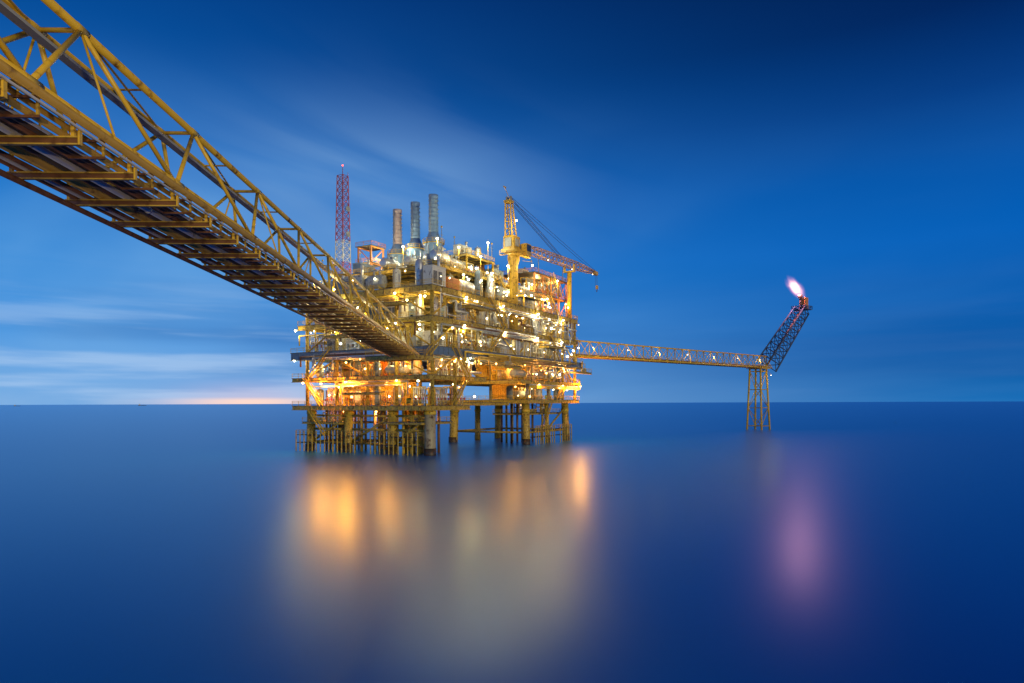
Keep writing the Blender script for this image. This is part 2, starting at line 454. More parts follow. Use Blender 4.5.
for p, q in (((20,-3.7,25.0),(28,-3.7,32)), ((28,-3.7,32),(20,-3.7,39)), ((62,-3.7,25),(54,-3.7,32)), ((-3.8,14,25),(-3.8,22,32)), ((-3.8,22,32),(-3.8,14,39)),
             ((-4.6,34,18.5),(-4.6,27,25)), ((-4.6,30,11.5),(-4.6,36,18.5)), ((68,-3.7,18.5),(61,-3.7,25)), ((60,-3.7,13),(66,-3.7,18.5)), ((4,-3.9,11.5),(10,-3.9,18.5)),
             ((10,-3.9,18.5),(3,-4.9,25)), ((40,1.2,39),(33,1.2,46)), ((-8,-5.6,22.5),(-5,-5.6,25)), ((66,-.6,39),(60,-.6,45.2)), ((68,-.6,45.3),(62,-.6,51.4)), ((-3.2,30,4.1),(-3.2,36,11)), ((52,-2.2,4.1),(58,-2.2,12.6))):
    part(PL, "staircase", stairs(p, q))
for z, off, n_ in ((24.2,-5.0,4),(30.2,-3.4,3),(37.2,-3.3,4),(17.2,-3.4,3),(31,-3.3,2)):
    for i in range(n_):
        r = rr.choice((.12,.18,.24)); mm = rr.choice((SILV, BRASS, YEL, GREY, RUST))
        ua = rr.uniform(-2, 20); ub = rr.uniform(45, 75)
        if z < 18: ua = 42; ub = 76
        zz_ = z-.45*i
        mb = MB().mat(mm).tube((ua, off, zz_), (ub, off, zz_), r, 8)
        mb.tube((ua, off, zz_), (ua, off, zz_-2.2), r, 8); mb.tube((ub, off, zz_), (ub, off, zz_+2.5), r, 8)
        part(PL, "pipe", mb)
        va = rr.uniform(-1, 8); vb = rr.uniform(24, 39)
        mb = MB().mat(rr.choice((SILV, BRASS, YEL, GREY, RUST))).tube((off+.2, va, zz_), (off+.2, vb, zz_), r, 8)
        mb.tube((off+.2, va, zz_), (off+.2, va, zz_-3), r, 8); mb.tube((off+.2, vb, zz_), (off+.2, vb, zz_-2.5), r, 8)
        part(PL, "pipe", mb)
for i in range(60):
    u = rr.uniform(0, 74); z0 = rr.choice((25, 32)); r = rr.choice((.1,.16,.22))
    part(PL, "pipe", MB().mat(rr.choice((SILV, BRASS, YEL, WHITE))).tube((u, -2.9+rr.uniform(0,.4), z0), (u, -2.9+rr.uniform(0,.2), z0+rr.choice((5.6, 6.4))), r, 6))
for i in range(36):
    u = rr.uniform(0, 70); z0 = rr.choice((25, 32, 18.6))+rr.uniform(.6, 4); L = rr.uniform(2, 6); r = rr.choice((.12,.2,.28)); y = -3.05-rr.random()*.3; h_ = rr.uniform(1,3)
    if z0 < 24 and 18 < u < 40: continue
    mb = MB().mat(rr.choice((SILV, SILV, WHITE, BRASS, RUST)))
    mb.tube((u,y,z0),(u+L,y,z0),r,8).tube((u,y,z0),(u,y,z0+h_),r,8).tube((u,y,z0+h_),(u,y+1.8,z0+h_),r,8).tube((u+L,y,z0),(u+L,y+1.8,z0),r,8)
    part(PL, "pipe", mb)

# lamps
def lamp_mesh(m):
    mb = MB().mat(GREY)
    mb.tube((0,0,.3), (0,0,.9), .05, 4)
    mb.rev([(.1,.36),(.38,.20),(.40,.14)], n=8)
    mb.mat(m); mb.rev([(.02,-.26),(.17,-.2),(.26,-.04),(.22,.12)], n=8)
    return mb.mesh("lamp")
LM = {0: lamp_mesh(WARM), 1: lamp_mesh(SODI), 2: lamp_mesh(COOL)}
CC_ = {0: CW, 1: CS, 2: CC}
nlamp = 0
extra = MB()
def add_extra(u, v, z, kind, s=1.0):
    extra.mat(GREY).tube((u,v,z+.3*s),(u,v,z+.9),.05,4)
    extra.mat({0:WARM,1:SODI,2:COOL}[kind]).rev([(.02,-.30*s),(.2*s,-.24*s),(.3*s,-.04*s),(.24*s,.2*s)], (u,v,z), n=7)
def lamp(u, v, z, kind, power, lit=True):
    global nlamp
    if nlamp < 99:
        part(PL, "lamp", LM[kind], loc=(u, v, z)); nlamp += 1
    else: add_extra(u, v, z, kind, .85)
    if lit: point("lamp_light", (u, v, z-.65), power*PW, CC_[kind], .2, PL)
for z, kd, pw in ((17.3,1,750),(23.0,1,750),(30.6,0,600),(37.5,0,640)):
    for i, u in enumerate((1, 10, 19, 28, 37, 46, 55, 64, 73)):
        if z < 20 and 16 < u < 40: continue
        kk = kd if rr.random() < .6 else (0 if kd == 1 else 2)
        lamp(u+rr.uniform(-2, 2), -3.9 if i % 2 else 3.5, z, kk, pw*rr.uniform(.5,1.5))
    for i, v in enumerate((5, 14, 23, 31, 38)):
        kk = kd if rr.random() < .6 else (0 if kd == 1 else 2)
        lamp(-4.2 if i % 2 == 0 else 3.2, v+rr.uniform(-2, 2), z, kk, pw*rr.uniform(.5,1.5))
for u, v, z, kd, pw in ((2,2,44,2,700),(14,0,44,0,800),(26,-1,44.5,2,700),(38,0,44,0,800),(50,0,47,0,800),(57,-1.5,43.5,0,900),(70,-1.5,43.5,1,1100),(64,-1.5,50,0,900),(74,4,50,1,700),
                        (12,0,50.5,0,900),(22,0,50,2,900),(36,0,50,0,900),(18,20,51,2,1100),(30,22,51,2,1300),(4,18,44,0,800),(4,30,44,0,800),(-1,36,43,0,800),(20,30,50,2,900),
                        (14,8,54,2,1300),(28,1.5,55,2,1300),(20,24,55,2,1100)):
    lamp(u, v, z, kd, pw)
    zb_ = 39 if (z < 46.5 or v <= 0) else 46
    part(PL, "lamp_post", MB().mat(YEL).tube((u+.5, v+.3, zb_), (u+.5, v+.3, z+.9), .07, 5).tube((u+.5, v+.3, z+.9), (u, v, z+.9), .05, 4))
for u, v, z, pw in ((2,18,10.0,800),(4,31,10.0,1100),(6,6,10.0,500),(52,5,11.4,500),(68,6,11.4,800),
                (-4.6,22,17.2,5200),(-4.6,30,17.0,5600),(8,20,17,2200),(8,30,17,2300),(8,22,23,2000),(6,10,23,1400),(74,-4.6,17.2,6500),(78.6,6,23,6500),(70,4,23.2,2600),(58,6,23.2,1900),(46,6,23.2,1500),(54,8,17,1500)):
    lamp(u, v, z, 1, pw)
for u, v, z in ((30,8,23),(24,8,23),(16,2,23.2),(24,4,30),(40,4,30),(52,4,30),(66,4,30),(22,3,37.4),(42,3,37.4),(56,3,37.4),(5,14,30),(5,26,30),(5,34,37)):
    lamp(u, v, z, rr.choice((0,0,2)), 650)
for i in range(250):
    z = rr.choice((22.8, 29, 36, 30.5, 37.4, 43, 16.8, 34.5, 27.5, 41.5, 47.5, 21, 14.5))
    kd = rr.choice((0,0,2,0,1)) if z > 24 else rr.choice((1,1,0))
    s = rr.uniform(.3, .9)
    if rr.random() < .68:
        u = rr.uniform(-2, 76)
        if z < 25 and 18 < u < 40: continue
        if z > 45: u = rr.uniform(7, 45)
        add_extra(u, rr.choice((-3.2, -2.7, -1, 3)) if z < 45 else rr.uniform(0, 5), z-rr.random(), kd, s)
    else: add_extra(rr.choice((-3.3, -2.7, 0)) if z < 45 else 8, rr.uniform(0, 38) if z < 45 else rr.uniform(4, 36), z-rr.random(), kd, s)
o = part(PL, "lamp", extra, "small work lights scattered along pipes and railings"); o["kind"] = "stuff"

# ------------------------------------------------------------------ equipment prototypes
def dome(r, L, k=.35):
    pr = []
    for i in range(5):
        a = math.pi/2*i/4; pr.append((max(.02, r*math.sin(a)), -L/2 - r*k*math.cos(a)))
    return pr + [(a_, -b_) for a_, b_ in reversed(pr)]
def proto_hvessel(m):
    sh = MB().mat(m); sh.rev(dome(1.3, 6.6), (0,0,2.2), 'x', 18)
    for x in (-2.2, 0, 2.2): sh.rev([(1.3,x-.08),(1.36,x-.07),(1.36,x+.07),(1.3,x+.08)], (0,0,2.2), 'x', 18)
    sd = MB().mat(YELD).box(-.2,.2,-1.0,1.0,0,1.2).box(-.35,.35,-1.1,1.1,0,.1)
    nz = MB().mat(GREY).tube((0,0,0),(0,0,1.1),.22,8).tube((0,0,.5),(0,0,.62),.36,10).tube((0,0,1.0),(1.6,0,1.0),.18,8)
    return [("shell", sh.mesh("shell"), (0,0,0)), ("saddle", sd.mesh("saddle"), (-2.2,0,0)), ("saddle", None, (2.2,0,0)), ("nozzle", nz.mesh("nozzle"), (-1,0,3.4)), ("nozzle", None, (1.4,0,3.4))]
def proto_vvessel(m):
    sh = MB().mat(m)
    sh.rev([(1.0,0),(1.0,.8),(1.15,.81),(1.2,1.0),(1.2,4.2),(1.0,4.75),(.6,5.0),(.05,5.1)], n=18)
    for z in (1.8, 3.0): sh.rev([(1.2,z-.07),(1.27,z-.06),(1.27,z+.06),(1.2,z+.07)], n=18)
    ld = MB().mat(YEL)
    for s in (-.25,.25): ld.tube((s,-1.35,0),(s,-1.35,5.0),.05,4)
    for i in range(14): ld.tube((-.25,-1.35,.3+i*.34),(.25,-1.35,.3+i*.34),.03,4)
    pp = MB().mat(SILV).tube((1.5,-.5,0),(1.5,-.5,3.6),.16,8).tube((1.5,-.5,3.6),(.5,-.3,3.9),.16,8).tube((0,0,5.0),(0,0,5.6),.16,8)
    return [("shell", sh.mesh("shell"), (0,0,0)), ("ladder", ld.mesh("ladder"), (0,0,0)), ("pipe", pp.mesh("pipe"), (0,0,0))]
def proto_cabin(m):
    wl = MB().mat(m).box(-3,3,-1.8,1.8,.15,3.4)
    for i in range(12): wl.box(-2.9+i*.5,-2.75+i*.5,-1.88,-1.803,.3,.95); 
    for i in range(12): wl.box(-2.9+i*.5,-2.75+i*.5,-1.88,-1.803,2.5,3.3)
    for i in range(7): wl.box(-3.08,-3.003,-1.6+i*.5,-1.45+i*.5,.3,3.3)
    wl.mat(GREY).box(-3.15,3.15,-1.95,1.95,3.41,3.6).box(-3.05,3.05,-1.85,1.85,0,.14)
    dr = MB().mat(BLUG).box(-.45,.45,-.06,0,.2,2.2)
    wn = MB().mat(GLASS).box(-.5,.5,-.05,0,0,.8).mat(GREY).box(-.58,.58,-.09,-.052,-.1,-.02).box(-.58,.58,-.09,-.052,.82,.9)
    ac = MB().mat(WHITE).box(-.7,.7,-.5,.5,0,.9).mat(DARK).rev([(.38,.905),(.3,.98)], n=12)
    return [("wall", wl.mesh("wall"), (0,0,0)), ("door", dr.mesh("door"), (-1.9,-1.81,0)), ("window", wn.mesh("window"), (.2,-1.81,1.2)), ("window", None, (1.8,-1.81,1.2)), ("roof_unit", ac.mesh("roof_unit"), (1,0,3.61))]
def proto_manifold(m):
    r_ = random.Random(11)
    fr = MB().mat(YEL)
    for x in (-3.2, 0, 3.2):
        for y in (-1, 1): fr.box(x-.12,x+.12,y-.12,y+.12,0,4.6)
    for z in (2.2, 4.4):
        for y in (-1,1): fr.box(-3.2,3.2,y-.08,y+.08,z,z+.15)
        for x in (-3.2,0,3.2): fr.box(x-.08,x+.08,-.87,.87,z,z+.15)
    pp = MB().mat(m)
    for i in range(6): 
        r = r_.choice((.12,.18,.25)); y = -.8+i*.32; pp.tube((-3.6,y,2.65),(3.6,y,2.65),r,8)
    pp.mat(SILV)
    for i in range(7):
        x = -2.7+i*.9; pp.tube((x,-1.25,.1),(x,-1.25,4.2),.17,8); pp.tube((x,-1.25,4.2),(x,.8,4.2),.17,8)
        pp.rev([(.17,1.2),(.32,1.22),(.32,1.35),(.17,1.37)], (x,-1.25,0), n=8)
    vw = MB().mat(RED)
    vw.rev([(.3,0),(.34,.05),(.3,.1)], (0,0,0), 'y', 10); vw.tube((0,.1,0),(0,.5,0),.05,5)
    L = [("frame", fr.mesh("frame"), (0,0,0)), ("pipework", pp.mesh("pipework"), (0,0,0)), ("valve_wheel", vw.mesh("valve_wheel"), (-2.7,-1.95,1.6))]
    for i in range(2, 7, 2): L.append(("valve_wheel", None, (-2.7+i*.9,-1.95,1.6)))
    return L
def proto_container(m):
    bd = MB().mat(m).box(-3,3,-1.2,1.2,0,2.6)
    for i in range(19): bd.box(-2.85+i*.3,-2.7+i*.3,-1.26,-1.203,.15,2.45)
    for i in range(7): bd.box(-3.06,-3.003,-1.0+i*.3,-.85+i*.3,.15,2.45)
    dr = MB().mat(m).box(0,.06,-1.1,-.02,.1,2.5).box(0,.06,.02,1.1,.1,2.5).mat(GREY)
    for y in (-.8,-.3,.3,.8): dr.tube((.1,y,.1),(.1,y,2.5),.03,5)
    return [("body", bd.mesh("body"), (0,0,0)), ("door", dr.mesh("door"), (3.01,0,0))]
def proto_housing(m):
    bd = MB().mat(m).box(-3.5,3.5,-1.5,1.5,.25,3.6)
    bd.box(-3.6,3.6,-1.6,1.6,3.61,3.8).mat(DARK).box(-3.4,3.4,-1.4,1.4,0,.24)
    lv = MB().mat(GREY)
    for i in range(9): lv.box(-.9,.9,-.12,0,.1+i*.22,.2+i*.22)
    lv.mat(DARK).box(-.95,.95,.001,.02,0,2.1)
    ex = MB().mat(SILV).tube((0,0,0),(0,0,1.6),.4,12).rev([(.4,1.6),(.55,1.7),(.55,2.0),(.1,2.2)], n=12)
    return [("body", bd.mesh("body"), (0,0,0)), ("louvre", lv.mesh("louvre"), (-2,-1.53,.8)), ("louvre", None, (.6,-1.53,.8)), ("exhaust", ex.mesh("exhaust"), (2.2,0,3.81))]
def proto_pump(m):
    sk = MB().mat(YELD).box(-2.4,2.4,-.9,.9,0,.3)
    mo = MB().mat(m).rev([(.3,-1.0),(.6,-.95),(.6,.9),(.3,1.0)], (0,0,1.05), 'x', 14).box(-.6,.6,-.4,.4,.31,.6)
    for i in range(6): mo.rev([(.6,-.8+i*.3),(.66,-.79+i*.3),(.66,-.74+i*.3),(.6,-.73+i*.3)], (0,0,1.05), 'x', 14)
    pu = MB().mat(GREY).rev([(.2,-.5),(.75,-.4),(.75,.2),(.2,.4)], (0,0,1.05), 'x', 14).tube((0,0,1.6),(0,0,3.6),.2,8).tube((0,0,3.6),(0,2,3.6),.2,8).box(-.4,.4,-.4,.4,.31,.6)
    return [("skid", sk.mesh("skid"), (0,0,0)), ("motor", mo.mesh("motor"), (-1.0,0,0)), ("pump", pu.mesh("pump"), (1.3,0,0))]
PK = {
 "horizontal_vessel": (proto_hvessel, [("silver insulated", SILV), ("cream white", WHITE), ("grey", GREY)], "horizontal pressure vessel on saddles on a platform deck", "pressure vessel"),
 "vertical_vessel": (proto_vvessel, [("cream white", WHITE), ("silver clad", SILV), ("blue-grey", BLUG)], "vertical process vessel with ladder on a platform deck", "process vessel"),
 "equipment_cabin": (proto_cabin, [("cream white", WHITE), ("grey", GREY), ("silver", SILV)], "steel equipment cabin with door and windows on deck", "cabin"),
 "pipe_manifold": (proto_manifold, [("ochre", BRASS), ("rust brown", RUST), ("yellow", YEL)], "pipe manifold in a yellow steel frame with valves", "pipework"),
 "shipping_container": (proto_container, [("grey", GREY), ("orange red", ORNG), ("blue-grey", BLUG)], "corrugated cargo container standing on a platform deck", "container"),
 "generator_housing": (proto_housing, [("cream white", WHITE), ("blue-grey", BLUG), ("grey", GREY)], "generator housing with louvres and roof exhaust on deck", "generator"),
 "pump_skid": (proto_pump, [("green", GREEN), ("grey", GREY), ("blue-grey", BLUG)], "electric pump on a yellow skid on deck", "pump"),
}
CACHE = {}
def equip(kind, ci, u, v, z, rz=0, s=(1,1,1)):
    fn, cols_, lab, cat = PK[kind]
    key = (kind, ci)
    if key not in CACHE: CACHE[key] = fn(cols_[ci][1])
    o = root(kind, cols_[ci][0] + " " + lab, cat, W(u, v, z+.01), RZ+rz, "process equipment on the platform decks", s)
    last = None
    for nm, me, lc in CACHE[key]:
        if me is None: me = last
        last = me
        part(o, nm, me, loc=lc)
    return o
pools = {11.5: ["pump_skid","pipe_manifold","pipe_manifold","vertical_vessel"], 13: ["pipe_manifold","pump_skid","horizontal_vessel","vertical_vessel"],
         18.5: ["pipe_manifold","horizontal_vessel","vertical_vessel","pipe_manifold"],
         25: ["horizontal_vessel","equipment_cabin","pipe_manifold","vertical_vessel","generator_housing"],
         32: ["equipment_cabin","generator_housing","pipe_manifold","vertical_vessel","pipe_manifold"],
         39: ["generator_housing","shipping_container","pipe_manifold","vertical_vessel","vertical_vessel","horizontal_vessel"],
         46: ["vertical_vessel","generator_housing","pipe_manifold","horizontal_vessel"]}
hgt = {11.5:.95, 13:.85, 18.5:.85, 25:1.05, 32:1.05, 39:1.2, 46:.95}
for z in (11.5, 13, 18.5, 25, 32, 39):
    rows = (1.4, 6.0) if z > 20 else (.6, 7.0)
    u = 3.8
    while u < 73:
        ok = True
        if z == 11.5 and u > 11: ok = False
        if z == 13 and u < 45: ok = False
        if z == 18.5 and 16 < u < 42: ok = False
        if z == 39 and u > 50: ok = False
        if ok:
            for v in rows:
                kd = rr.choice(pools[z]); s = hgt[z]*rr.uniform(.8, 1.12 if z < 39 else 1.35)
                equip(kd, rr.randrange(3), u+rr.uniform(-.3,.3), v, z, 0 if kd != "shipping_container" else rr.choice((0, math.pi/2)), (rr.uniform(.75,.88), .9, min(s, 1.08) if z < 39 else s))
        u += 6.4
    if z == 13: continue
    v = 11.0
    while v < 39:
        for u in ((1.6, 7.2) if z != 39 else (1.6,)):
            kd = rr.choice(pools[z]); s = hgt[z]*rr.uniform(.85, 1.08)
            equip(kd, rr.randrange(3), u, v, z, -math.pi/2, (rr.uniform(.72,.85), .9, s))
        v += 6.4
for u, v, z, kd, rz_ in ((1,30,7.4,"pipe_manifold",-math.pi/2),(1,36,7.4,"pump_skid",-math.pi/2),(3,5.4,7.6,"pump_skid",0),(52,5,9,"pipe_manifold",0),(60,5,9,"pump_skid",0),(66,5,9,"pipe_manifold",0)):
    equip(kd, rr.randrange(3), u, v, z, rz_, (.8,.8,.65))
for u, v in ((11,5),(17,5),(37,5),(42,8),(11,13),(11,21),(11,30),(17,10),(33,14.5),(38,18)):
    kd = rr.choice(pools[46]); equip(kd, rr.randrange(3), u, v, 46, 0, (.8,.9,rr.uniform(.8,1.25)))
for u, v, z, kd in ((24,6,46,"pipe_manifold"),(30,7,46,"horizontal_vessel"),(24,7,51,"generator_housing"),(30.6,6.5,51,"vertical_vessel"),(47,2,43,"generator_housing"),(47,6,43,"horizontal_vessel"),(74,-5.8,21.8,"pump_skid"),(26,-5.8,21.6,"pump_skid"),(-5,21,28.5,"pump_skid")):
    equip(kd, rr.randrange(3), u, v, z, -math.pi/2 if u < 0 else 0, (.8,.7,.75))

for u, v, z, h in ((3,3,39,11),(9,3,46,9),(44.5,3,46,7),(50,8,43,9),(73,1,51.4,6),(56,1,51.4,5),(34,4,51,5),(0,30,39,8),(2,36,39,10),(26,11,51,6),(70,11,51.4,7),(14,34,46,7)):
    o = root("vent_mast", "slim steel vent mast standing on an upper deck", "mast", W(u, v, z+.01), RZ, "vent masts on the upper decks")
    part(o, "pole", MB().mat(GREY).tube((0,0,0),(0,0,h),.14,8,.07).tube((0,0,0),(0,0,.2),.4,8).tube((-.7,0,h*.8),(.7,0,h*.8),.05,5).tube((-.5,0,h*.62),(.5,0,h*.62),.05,5))
    part(o, "head", MB().mat(YEL).rev([(.08,h+.005),(.24,h+.1),(.24,h+.35),(.05,h+.5)], n=8))

# ------------------------------------------------------------------ exhaust stacks
def stack(u, v, m, lab, z0=46.0, top=68.4):
    o = root("exhaust_stack", lab, "chimney", W(u, v, z0), RZ, "three tall exhaust stacks")
    h = top-z0
    bs = MB().mat(SILV).rev([(2.4,0.02),(2.4,5.0),(2.9,5.1),(2.9,5.5),(2.3,6.2)], n=20)
    bs.mat(STKB).rev([(2.3,6.21),(2.3,8.6),(2.6,8.7),(2.6,9.0),(1.3,12.2)], n=20)
    bs.mat(SILV)
    for k_ in range(10):
        a = 2*math.pi*k_/10; bs.tube((2.5*math.cos(a),2.5*math.sin(a),0.02),(2.4*math.cos(a),2.4*math.sin(a),8.5),.12,4)
    part(o, "silencer", bs)
    sh = MB().mat(m).rev([(1.3,12.2),(1.12,h-1.0),(1.3,h-.9),(1.3,h),(1.0,h),(1.0,h-1.5)], n=20)
    z = 12.8
    while z < h-1:
        sh.rev([(1.2,z-.1),(1.38,z-.08),(1.38,z+.08),(1.2,z+.1)], n=20); z += 1.15
    part(o, "flue", sh)
    pf = MB().mat(YEL); pf.rev([(3.0,9.1),(3.0,9.25)], n=16)
    for k_ in range(12):
        a = 2*math.pi*k_/12; b_ = 2*math.pi*(k_+1)/12
        p = (2.95*math.cos(a),2.95*math.sin(a)); q = (2.95*math.cos(b_),2.95*math.sin(b_))
        pf.tube((*p,9.25),(*p,10.3),.06,4).tube((*p,10.3),(*q,10.3),.06,4).tube((*p,9.8),(*q,9.8),.05,4)
    part(o, "access_platform", pf)
    ld = MB().mat(GREY)
    for s in (-.25,.25): ld.tube((-1.7,s,9.2),(-1.5,s,h),.06,4)
    for k_ in range(24): ld.tube((-1.65,-.25,9.6+k_*.5),(-1.65,.25,9.6+k_*.5),.04,4)
    part(o, "ladder", ld)
stack(22.3, 15.3, STKB, "tall blue-grey ribbed exhaust stack on the upper deck")
stack(25.4, 23.9, STKB, "tall blue-grey ribbed exhaust stack beside two others")
stack(28.4, 32.8, PINK, "tall pale brick-coloured ribbed exhaust stack on the upper deck")
for i, (u, v) in enumerate(((22.3,15.3),(25.4,23.9),(28.4,32.8))):
    o = root("turbine_enclosure", "cream turbine enclosure box beneath an exhaust stack", "turbine housing", W(u-.2, v, 39.01), RZ, "turbine enclosures under the stacks")
    part(o, "body", MB().mat(WHITE).box(-4,4,-3,3,0,6.0))
    mb = MB().mat(GREY)
    for k_ in range(12): mb.box(-3.4,3.4,-3.12,-3.003,.6+k_*.4,.8+k_*.4)
    part(o, "louvre", mb)
o = root("vent_chimney", "short red conical vent chimney on the top deck", "chimney", W(44, 14, 39.01), RZ)
part(o, "flue", MB().mat(ORNG).rev([(1.7,6.5),(1.5,10.5),(1.1,13.5),(1.1,15.5)], n=18))
part(o, "base", MB().mat(GREY).rev([(2.0,0),(2.0,6.49)], n=18))

# ------------------------------------------------------------------ lattice mast
MRED = paint("mast_red_paint", (0.52, 0.08, 0.10), .5, 0, .3, .6, .05)
LT = root("lattice_mast", "slim red and white lattice telecom mast on deck", "radio mast", W(14, 40.4, 39.0), RZ)
mb = MB()
seg = 18; hM = 36.5
for i in range(seg):
    za = hM*i/seg; zb = hM*(i+1)/seg; a = 1.7+(1.05-1.7)*i/seg; b_ = 1.7+(1.05-1.7)*(i+1)/seg
    mb.mat(WHITE if (i//3) % 4 == 2 else MRED)
    ca = [(-a,-a,za),(a,-a,za),(a,a,za),(-a,a,za)]; cb = [(-b_,-b_,zb),(b_,-b_,zb),(b_,b_,zb),(-b_,b_,zb)]
    for k_ in range(4):
        j = (k_+1) % 4
        mb.tube(ca[k_], cb[k_], .14, 5); mb.tube(ca[k_], cb[j], .07, 4); mb.tube(ca[j], cb[k_], .07, 4); mb.tube(cb[k_], cb[j], .07, 4)
part(LT, "lattice", mb)
an = MB().mat(MRED).tube((0,0,36),(0,0,39.2),.08,5).tube((.9,.9,35),(.9,.9,38.2),.07,5).tube((-1,-1,35),(-1,-1,38.0),.07,5).tube((1.0,-1,34),(1.0,-1,37.6),.06,5).tube((-1.1,-1.1,30),(-2.1,-2.1,30),.06,4).tube((-2.1,-2.1,29),(-2.1,-2.1,32),.08,5)
part(LT, "antenna", an)
for z in (20, 27):
    part(LT, "dish_antenna", MB().mat(GREY).rev([(.2,0),(.6,-.2),(.8,-.5),(.82,-.52)], (0,-1.5,z), 'y', 14))
part(LT, "beacon", MB().mat(REDL).rev([(.05,0),(.2,.1),(.2,.3),(.05,.4)], (0,0,39.2), n=8))

def frame_tower(name, lab, u, v, z, wx, wy, levels, hh, m, cat, eq=True):
    o = root(name, lab, cat, W(u, v, z+.01), RZ)
    fr = MB().mat(m)
    top = levels*hh
    nx = max(1, round(wx/5))
    for i in range(nx+1):
        x = -wx/2+wx*i/nx
        for y in (-wy/2, wy/2): fr.box(x-.18,x+.18,y-.18,y+.18,0,top)
    for l in range(1, levels+1):
        zz_ = l*hh
        for y in (-wy/2, wy/2): fr.box(-wx/2,wx/2,y-.13,y+.13,zz_-.3,zz_-.02)
        for i in range(nx):
            xa = -wx/2+wx*i/nx; xb = -wx/2+wx*(i+1)/nx
            fr.tube((xa,-wy/2,zz_-hh),(xb,-wy/2,zz_-.2),.14,5); 
            if (i+l) % 2: fr.tube((xb,-wy/2,zz_-hh),(xa,-wy/2,zz_-.2),.14,5)
        fr.tube((-wx/2,-wy/2,zz_-hh),(-wx/2,wy/2,zz_-.2),.14,5)
    part(o, "frame", fr)
    for l in range(1, levels+1):
        mb = MB().mat(GRAT).box(-wx/2-.6,wx/2+.6,-wy/2-.6,wy/2+.6,l*hh,l*hh+.15); part(o, "floor", mb)
        mb = MB().mat(m); rail(mb, [(-wx/2-.5,wy/2+.5),(-wx/2-.5,-wy/2-.5),(wx/2+.5,-wy/2-.5),(wx/2+.5,wy/2+.5)], l*hh+.15); part(o, "railing", mb)
    return o
FT = frame_tower("steel_frame_tower", "orange open steel frame tower with railed floors", 17.7, 33.5, 46, 5.0, 4.6, 2, 4.6, ORNG, "steel tower")
point("frame_light", (0,-4,6), 1200, CW, .2, FT); point("frame_light", (-4,0,3), 1200, CW, .2, FT)
MODT = frame_tower("steel_frame_module", "orange open steel module with two railed floors", 63.5, 6.5, 39, 22, 12, 2, 6.0, ORNG, "steel module")
for x, z, c in ((-6,5.2,CW),(4,5.2,CS),(-2,11.2,CW),(8,11,CW)): point("module_light", (x,-2,z), 1100, c, .2, MODT)
for i, u in enumerate((55, 62, 69)):
    equip("vertical_vessel" if i % 2 else "horizontal_vessel", i % 2, u, 5, 39, 0, (.85,.85,1)); equip("pipe_manifold", i % 3, u, 4, 45.2, 0, (.9,.9,1.0))
for u in (57, 66, 72): equip("generator_housing", 0, u, 7, 51.2, 0, (.6,.7,.5))

# ------------------------------------------------------------------ pedestal crane
CU, CV = 36.4, -1.6
CR = root("pedestal_crane", "yellow pedestal crane with lattice boom stowed on its rest", "crane", W(CU, CV, 32), RZ)
q = lambda z: z-32
CRY = paint("crane_yellow_paint", (0.74, 0.46, 0.05), .42, 0, .3, .5, .15)
BOOMC = paint("boom_ochre_paint", (0.56, 0.30, 0.10), .5, 0, .3, .5, .15)
pe = MB().mat(CRY).rev([(1.2,q(32.02)),(1.2,q(50)),(1.7,q(51.5)),(1.7,q(52.6)),(1.4,q(53.2))], n=20)
for z in (40, 46): pe.rev([(1.2,q(z)),(1.35,q(z+.02)),(1.35,q(z+.3)),(1.2,q(z+.32))], n=20)
for s in (-.3,.3): pe.tube((-1.45,s-.8,q(32.1)),(-1.45,s-.8,q(52)),.06,4)
part(CR, "pedestal", pe)
tb = MB().mat(CRY).box(-3.4,2.8,-2.0,2.0,q(53.3),q(54.2)).box(-3.2,.4,-1.8,1.4,q(54.21),q(57.6)).mat(GREY).box(-3.5,-3.21,-1.2,.8,q(54.6),q(57.0)).box(-2.4,-.6,-2.1,-1.81,q(54.8),q(56.8))
part(CR, "turntable", tb)
cabm = MB().mat(CRY).box(.6,3.2,-3.8,-2.05,q(52.6),q(55.9)).mat(GLASS).box(.75,3.05,-3.86,-3.805,q(53.8),q(55.6)).box(3.205,3.26,-3.65,-2.2,q(53.0),q(55.6))
part(CR, "cab", cabm)
pf = MB().mat(CRY); pf.box(-4.4,3.8,-3.4,-2.01,q(52.3),q(52.45)); rail(pf, [(-4.4,1.9),(-4.4,-3.4),(.5,-3.4)], q(52.45)); pf.box(-4.4,-3.62,-2.0,1.9,q(52.3),q(52.45))
part(CR, "walkway", pf)
af = MB().mat(CRY)
ZT = 66.6
for y in (-1.2, 1.2):
    pa = lambda tt: (-2.6-.5*tt, y*(1-.35*tt), q(54.2+tt*(ZT-54.2))); pb = lambda tt: (.4-2.3*tt, y*(1-.35*tt), q(54.2+tt*(ZT-54.2)))
    af.tube(pa(0), pa(1), .22, 6); af.tube(pb(0), pb(.985), .2, 6)
    for k_ in range(5):
        t = .12+k_*.17; af.tube(pa(t), pb(t), .1, 5); af.tube(pa(t), pb(t+.16), .09, 5)
for k_ in range(6):
    t = .14+k_*.15; yy = 1.2*(1-.35*t); af.tube((-2.6-.5*t,-yy,q(54.2+t*(ZT-54.2))),(-2.6-.5*t,yy,q(54.2+t*(ZT-54.2))),.1,5)
af.box(-3.6,-1.5,-1.0,1.0,q(ZT+.02),q(ZT+.7)); af.tube((-3.4,-.8,q(ZT+.7)),(-6.0,-.8,q(ZT+3.2)),.08,4); af.box(-6.7,-5.4,-.9,-.7,q(ZT+3.2),q(ZT+3.5))
part(CR, "gantry_frame", af)
for y in (-.6,.6): part(CR, "sheave", MB().mat(GREY).rev([(.6,y-.12),(.66,y-.1),(.66,y+.1),(.6,y+.12)], (-2.4,0,q(ZT+1.3)), 'y', 14))
